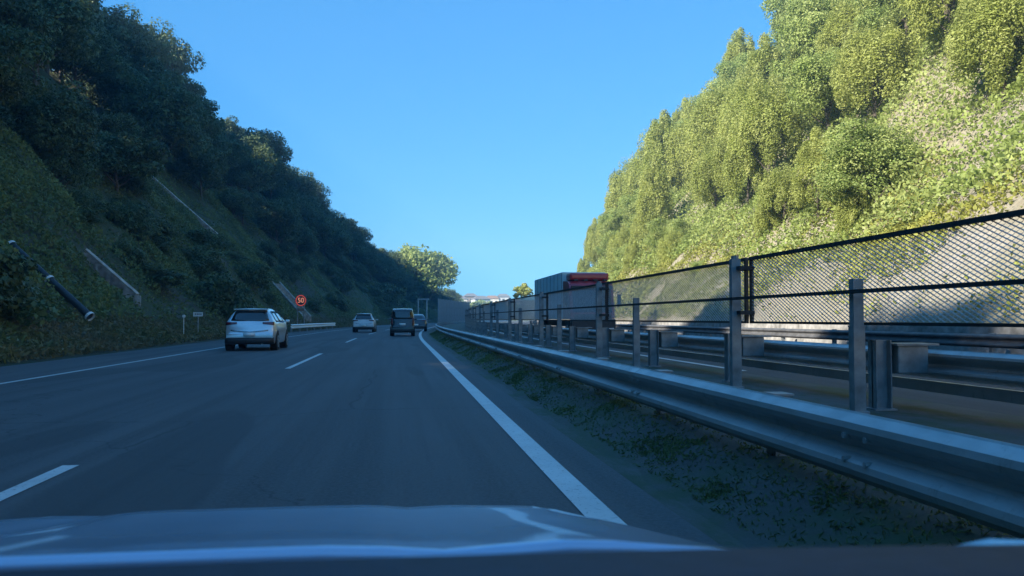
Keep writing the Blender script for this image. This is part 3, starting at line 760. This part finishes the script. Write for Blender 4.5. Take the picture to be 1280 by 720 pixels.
# ------------------------------------------------------------------ cars
def car(label, loc, rz, L, W, H, paint, kind='hatch', group=None, name='car'):
    """rear at y=0 facing the camera, front at y=L"""
    t = thing(name, loc, rz, label, 'car', group)
    hw = W / 2
    if kind == 'hatch':
        U = [(0, .56), (.03, .62), (.07, .84), (.12, .98), (.40, .93 * H), (.52, .975 * H), (.95, H), (1.7, H), (2.35, .97 * H), (3.05, 1.06), (3.35, 1.0), (L - .25, .84), (L - .06, .70), (L, .55)]
        belt = .95
    elif kind == 'box':
        U = [(0, .56), (.03, .66), (.05, .92), (.07, 1.0), (.16, .93 * H), (.26, .98 * H), (.7, H), (1.6, H), (2.2, .975 * H), (2.72, 1.14), (2.9, 1.08), (L - .22, .95), (L - .05, .78), (L, .6)]
        belt = 1.0
    elif kind == 'sedan':
        U = [(0, .58), (.04, .66), (.08, .9), (.14, .98), (.6, 1.0), (1.15, .95 * H), (1.5, H), (2.2, H), (2.6, .97 * H), (3.4, 1.02), (3.6, .96), (L - .3, .82), (L - .06, .68), (L, .55)]
        belt = .93
    zb = .24
    def wy(y):      # plan taper at both ends
        f = 1.0
        if y < .5: f -= .10 * ((.5 - y) / .5) ** 2
        if y > L - .9: f -= .20 * ((y - L + .9) / .9) ** 2
        return f
    def wz(z):
        if z <= .32: return .93 + .05 * (z - .2) / .12
        if z <= .62: return .98 + .02 * (z - .32) / .3
        if z <= belt: return 1.0 - .035 * (z - .62) / (belt - .62)
        if kind == 'hatch': return .965 - .36 * (z - belt) / (H - belt)
        if kind == 'box': return .965 - .12 * (z - belt) / (H - belt)
        return .965 - .30 * (z - belt) / (H - belt)
    def top(y): return lin(y, U)
    def X(y, z): return hw * wy(y) * wz(z)
    ys = [0, .015, .03, .05, .07, .095, .12, .2, .3, .40, .46, .52, .7, .95, 1.3, 1.7, 2.05, 2.35, 2.6, 2.85, 3.05, 3.2, 3.35, L - .6, L - .35, L - .25, L - .15, L - .06, L]
    ys = sorted(set(y for y in ys if y <= L))
    rows = []
    lev = [zb, .32, .45, .62, .78, belt - .04, belt, belt + .16, belt + .30]
    for y in ys:
        zt = top(y); half = []
        ends = min(1, y / .06, (L - y) / .1)
        b0 = zb + .10 * (1 - ends)
        half.append((0, b0)); half.append((.7 * X(y, zb), b0))
        for i, z in enumerate(lev):
            z2 = min(max(z, b0), zt - .035 - .002 * (len(lev) - i)); half.append((X(y, z2), z2))
        half.append((X(y, zt) - .035, zt - .012)); half.append((X(y, zt) * .80, zt)); half.append((0, zt + .012))
        ring = [(x, z) for x, z in half] + [(-x, z) for x, z in half[-2:0:-1]]
        # round the corners in plan at the tail: outer points sit further forward
        rows.append([Vector((x, y + (.11 * (abs(x) / hw) ** 3 if y < .6 else 0) - (.16 * (abs(x) / hw) ** 3 if y > L - .6 else 0), z)) for x, z in ring])
    mb = MB(); mb.grid(rows, True); n = len(rows[0])
    mb.f.append(tuple(range(n))[::-1]); mb.f.append(tuple((len(rows) - 1) * n + k for k in range(n)))
    body = mb.build('body', paint, t, smooth=True)
    m_ = body.modifiers.new('edges', 'EDGE_SPLIT'); m_.split_angle = R(38)
    inv = [(z, y) for y, z in U[:7]]
    def ry(x, z):   # y of the tail surface at height z
        return lin(z, inv) + .11 * (abs(x) / hw) ** 3
    def rear(name, x0, x1, z0, z1, mat, off=.008, nx=8, nz=5, th=.02, taper=0.0, parent=None, slant=0, wedge=0):
        rows_ = []
        for j in range(nz + 1):
            z = z0 + (z1 - z0) * j / nz; r_ = []
            k_ = 1 - taper * j / nz
            for i in range(nx + 1):
                x = (x0 + (x1 - x0) * i / nx) * k_; zz = z + slant * abs(x)
                if wedge: zz = z1 + slant * abs(x) - (z1 - z) * (1 - wedge * (1 - i / nx))
                r_.append(Vector((x, ry(x, zz) - off, zz)))
            rows_.append(r_)
        mb_ = MB(); mb_.grid(rows_)
        o_ = mb_.build(name, mat, parent or t, smooth=True); sm = o_.modifiers.new('thick', 'SOLIDIFY'); sm.thickness = th; sm.offset = 0
        return o_
    def side(name, ya, yb, z0, z1, sgn, mat, cut0=0.0, cut1=0.0, off=.006):
        rows_ = []
        for j in range(4):
            z = z0 + (z1 - z0) * j / 3; r_ = []
            a_ = ya + cut0 * j / 3; b_ = yb - cut1 * j / 3
            for i in range(7):
                y = a_ + (b_ - a_) * i / 6; yy = y
                r_.append(Vector((sgn * (X(y, z) + off), yy, z)))
            rows_.append(r_)
        mb_ = MB(); mb_.grid(rows_); o_ = mb_.build(name, mat, t, smooth=True)
        sm = o_.modifiers.new('thick', 'SOLIDIFY'); sm.thickness = .012; sm.offset = 0
        return o_
    wx = hw * (.74 if kind == 'hatch' else .76)
    if kind == 'sedan': rear('rear_window', -wx, wx, 1.03, .93 * H, M['glass'], .006, taper=.1)
    else: rear('rear_window', -wx * (1.08 if kind == 'box' else 1), wx * (1.08 if kind == 'box' else 1), belt + .07, .925 * H, M['glass'], .012, taper=.08 if kind == 'box' else .18)
    zt_ = .85 if kind != 'box' else .8
    if kind == 'box':
        for sg in (-1, 1): rear('tail_light', sg * hw * .80, sg * hw * .93, .72, 1.12, M['tail'], .014, 3)
    else:
        for sg in (-1, 1): rear('tail_light', sg * hw * .50, sg * hw * .94, .845, .955, M['tail'], .016, 6, slant=.03, wedge=.55)
    if kind == 'hatch': rear('boot_trim', -hw * .72, hw * .72, .63, .66, M['chrome'], .02, 8, 1, slant=.09)
    rear('number_plate', -.19, .19, .50 if kind != 'box' else .66, .62 if kind != 'box' else .80, M['plate'], .03, 2, 2)
    bp2 = MB()
    rows_ = []
    for z, of in ((.22, -.05), (.26, .035), (.42, .045), (.45, .0)):
        rows_.append([Vector((hw * .95 * q / 5, .11 * (abs(q) / 5) ** 3 - of, z)) for q in range(-5, 6)])
    bp2.grid(rows_); o_ = bp2.build('lower_bumper', M['plastic'], t, smooth=True); sm = o_.modifiers.new('thick', 'SOLIDIFY'); sm.thickness = .02
    if kind == 'hatch':
        sp_ = MB(); sp_.box(-hw * .66, hw * .66, .30, .58, .975 * H - .018, .975 * H + .010, .008); sp_.build('roof_spoiler', paint, t)
        wp = MB(); wp.tube([(0, .14, belt + .06), (.28, .20, belt + .12)], .012, 5); wp.build('rear_wiper', M['plastic'], t)
    # side windows
    roofy = 2.35 if kind != 'box' else 2.2
    for sg in (-1, 1):
        z0, z1 = belt + .02, belt + (H - belt) * .80
        side('side_window', .62 if kind != 'sedan' else 1.25, 1.52 if kind != 'sedan' else 1.75, z0, z1, sg, M['glass'], .14 if kind == 'hatch' else .03, .02)
        side('side_window', 1.60 if kind != 'sedan' else 1.82, roofy + .42, z0, z1, sg, M['glass'], .02, .42)
        for yy in (.72 if kind != 'box' else .6, L - .85):
            wr = .31 if kind != 'box' else .28
            ar = MB(); ar.tube([(sg * (hw - .22), yy, wr + .02), (sg * (hw + .006), yy, wr + .02)], wr + .055, 22); ar.build('wheel_arch', M['black'], t)
            wo = MB(); wo.tube([(sg * (hw - .20), yy, wr), (sg * (hw - .19), yy, wr), (sg * (hw + .005), yy, wr), (sg * (hw + .016), yy, wr)], [wr * .9, wr, wr, wr * .93], 22)
            w0 = wo.build('wheel', M['black'], t)
            ri = MB()
            ri.tube([(sg * (hw + .017), yy, wr), (sg * (hw + .026), yy, wr)], wr * .66, 18)
            w1 = ri.build('rim', M['rim'], w0)
            for q in range(5):
                a_ = q * 2 * math.pi / 5 + .63
                c_ = MB(); c_.tube([(sg * (hw + .026), yy + math.cos(a_) * wr * .42, wr + math.sin(a_) * wr * .42), (sg * (hw + .029), yy + math.cos(a_) * wr * .42, wr + math.sin(a_) * wr * .42)], wr * .15, 6)
                c_.build('rim_opening', M['black'], w0)
        my = roofy + .30
        mi = MB(); mi.box(sg * (hw + .02) if sg > 0 else -(hw + .17), (hw + .17) if sg > 0 else -(hw + .02), my, my + .09, belt - .0, belt + .10, .03)
        mi.tube([(sg * (X(my, belt) - .03), my + .08, belt + .02), (sg * (hw + .06), my + .06, belt + .04)], .03, 6)
        mi.build('mirror', paint, t)
    ex = MB(); ex.tube([(hw * .5, .02, .22), (hw * .5, .4, .24)], .035, 8); ex.build('exhaust', M['rim'], t)
    return t
car('silver hatchback with dark rear window driving in the left lane', P(-5.05, 29.6), R(.5), 4.06, 1.70, 1.45, M['silver'], 'hatch')
car('small white hatchback far ahead in the left lane', P(-3.35, 67), R(-1.0), 4.0, 1.70, 1.50, M['whitepaint'], 'hatch')
car('tall boxy black minicar ahead in the right lane', P(.02, 52.6), R(-.6), 3.4, 1.50, 1.70, M['blackpaint'], 'box')
car('dark car mostly hidden in front of the boxy black minicar', P(.62, 72), R(-2.5), 4.4, 1.75, 1.45, M['navy'], 'sedan')

# ------------------------------------------------------------------ truck on the opposite carriageway (front faces the camera)
t = thing('truck', P(9.15, 39.7), -.004, 'red cabbed truck with a grey box body showing above the mesh fence', 'truck'); t.scale = (.9, 1, 1)
b = MB()
rows = []
for (y, z) in ((.02, 1.08), (.0, 1.15), (.0, 1.35), (.10, 1.5), (.34, 2.62), (.45, 2.80), (.75, 2.92), (1.9, 2.98), (1.95, 1.08)):
    rows.append([Vector((x, y + .10 * (abs(x) / 1.2) ** 4, z - (.03 if abs(x) > 1.1 and z > 2 else 0))) for x in (-1.2, -1.14, -.6, 0, .6, 1.14, 1.2)])
b.grid(rows)
for sgn, k in ((-1, 0), (1, 6)):
    b.f.append(tuple(r_ * 7 + k for r_ in range(9)) if sgn < 0 else tuple(r_ * 7 + k for r_ in range(8, -1, -1)))
b.build('cab', M['red'], t)
g = MB(); g.grid([[Vector((x, y + .10 * (abs(x) / 1.2) ** 4 - .012, z)) for x in (-1.05, -.6, 0, .6, 1.05)] for y, z in ((.02, 1.40), (.09, 1.49), (.32, 2.56))])
o = g.build('windscreen', M['glass'], t); o.modifiers.new('thick', 'SOLIDIFY').thickness = .02
vb = MB(); vb.box(-1.12, 1.12, .22, .34, 2.50, 2.66, .02); vb.build('sun_visor', M['dark'], t)
for x in (-.8, -.27, .27, .8):
    MB().box(x - .12, x + .12, .5, .62, 2.90, 3.0, .02).build('roof_marker', M['dark'], t)
MB().box(-1.08, 1.08, .75, 1.85, 2.96, 3.32, .12).build('wind_deflector', M['red'], t)
MB().box(-1.0, 1.0, -.03, .02, .95, 1.3).build('grille', M['dark'], t)
MB().box(-1.2, 1.2, -.12, .30, .38, 1.07, .04).build('bumper', M['dark'], t)
for x in (-.92, .92):
    MB().box(x - .17, x + .17, -.135, -.11, .46, .64, .01).build('headlight', M['headlamp'], t)
    sg = 1 if x > 0 else -1
    m_ = MB(); m_.tube([(sg * 1.2, .3, 2.4), (sg * 1.42, .05, 2.35), (sg * 1.42, .05, 1.65), (sg * 1.2, .25, 1.6)], .02, 6); m_.box(sg * 1.42 - .1, sg * 1.42 + .1, .0, .05, 1.75, 2.25, .015); m_.build('mirror', M['plastic'], t)
    wp = MB(); wp.tube([(x * .3, .08, 1.55), (x * .3 + .45, .2, 2.0)], .012, 5); wp.build('wiper', M['plastic'], t)
    d_ = MB(); d_.grid([[Vector((sg * 1.215, y, z)) for y in (.5 - (z - 1.55) * -.0 + (z - 1.5) * .12, 1.6)] for z in (1.55, 2.5)]); o = d_.build('side_window', M['glass'], t); o.modifiers.new('thick', 'SOLIDIFY').thickness = .015
bx = MB(); bx.box(-1.23, 1.23, 2.15, 11.0, 1.05, 3.42, .03); bx.build('cargo_box', M['boxgrey'], t)
for y in [2.15 + i * 1.1 for i in range(9)]:
    for sg in (-1, 1): MB().box(sg * 1.235 - .012, sg * 1.235 + .012, y + .02, y + .07, 1.1, 3.38).build('box_rib', M['post'], t)
MB().box(-.45, .45, .8, 10.9, .68, 1.0).build('chassis', M['dark'], t)
for y in (.95, 8.3, 9.5):
    for sg in (-1, 1):
        w0 = MB().tube([(sg * .92, y, .5), (sg * 1.20, y, .5)], .5, 22).build('wheel', M['black'], t)
        MB().tube([(sg * 1.19, y, .5), (sg * 1.21, y, .5)], .28, 16).build('rim', M['rim'], w0)

# ------------------------------------------------------------------ the car the camera rides in: bonnet, cowl, wiper, dashboard
cx = -.28           # car centre
t = thing('camera_car', (cx, 0, 0), 0, 'pale blue car bonnet and dark dashboard seen from inside along the bottom', 'car')
rows = []
def bz(x, y):       # bonnet height
    e = abs(x) / .90
    return 1.1 - y * (.262 - .0415 * (y - .62)) + .008 * math.exp(-((abs(x) - .6) / .09) ** 2) - .07 * e ** 5 - .15 * max(0, abs(x) - .43) ** 1.1 * max(0, 1 - (y - .62) / .8) - .006 * math.exp(-((abs(x) - .32) / .05) ** 2)
for j in range(17):
    y = .62 + 1.15 * j / 16
    rows.append([Vector((.90 * (i / 20 - 1) * (1 - .06 * (j / 16) ** 2), y - .22 * abs(i / 20 - 1) ** 3 * (j / 16), bz(.90 * (i / 20 - 1), y))) for i in range(41)])
nose = [r.copy() for r in rows[-1]]
rows.append([Vector((r.x, r.y + .05, r.z - .06)) for r in nose]); rows.append([Vector((r.x, r.y + .06, r.z - .45)) for r in nose])
b = MB(); b.grid(rows); o = b.build('bonnet', M['bonnet'], t, smooth=True); o.modifiers.new('thick', 'SOLIDIFY').thickness = .01
for sg in (-1, 1):
    fw = MB(); fw.grid([[Vector((sg * (.902 + .02 * (k == 1)), y, z if k else bz(.90, max(y, .62)) - .004 - .12 * max(0, y - .7))) for y, in ((.3,), (.8,), (1.2,), (1.5,))] for k, z in enumerate((.80, .60, .25))])
    o = fw.build('wing', M['bonnet'], t, smooth=True); o.modifiers.new('thick', 'SOLIDIFY').thickness = .01
MB().box(-.85, .95, .46, .62, .80, .86, .02).build('cowl', M['plastic'], t)
for x0, x1 in ((-.55, .05),):
    w_ = MB(); w_.tube([(x0, .56, .93), ((x0 + x1) / 2, .55, .93), (x1, .54, .925)], .008, 6); w_.build('wiper', M['plastic'], t)
w_ = MB(); w_.tube([(.66, .575, .930), (.70, .565, .9375), (.78, .55, .935), (.94, .53, .926)], [.002, .0045, .005, .005], 8); w_.build('wiper', M['chrome'], t)  # pale chrome bar shaped to give the highlight streak at lower right
rows = []
for (y, z) in ((-.25, .60), (-.14, .90), (.02, .965), (.20, .985), (.34, .990), (.44, .979), (.47, .80)):
    rows.append([Vector((.13 + .92 * (i / 12 - 1), y - .06 * abs(i / 12 - 1) ** 3, z - .012 * abs(i / 12 - 1) ** 2)) for i in range(25)])
b = MB(); b.grid(rows); o = b.build('dashboard', M['dash'], t, smooth=True); o.modifiers.new('thick', 'SOLIDIFY').thickness = .02
print('trees', nl, 'objects', len(bpy.data.objects))

# ------------------------------------------------------------------ haze volume added to lift the dark tones like a windscreen veil
hz = MB().box(-420, 760, -90, 900, -1.6, 75).build('haze', bpy.data.materials.new('veil_haze'))
hm = hz.data.materials[0]; hm.use_nodes = True; hn = hm.node_tree.nodes; hn.remove(hn['Principled BSDF'])
pv = hn.new('ShaderNodeVolumePrincipled'); pv.inputs['Color'].default_value = (.50, .80, 1.0, 1); pv.inputs['Density'].default_value = 0.0008; pv.inputs['Anisotropy'].default_value = 0.0
hm.node_tree.links.new(pv.outputs[0], hn['Material Output'].inputs['Volume'])
tag(hz, 'thin pale blue haze volume added over the whole road cutting to lift the shade', 'haze', kind='stuff')
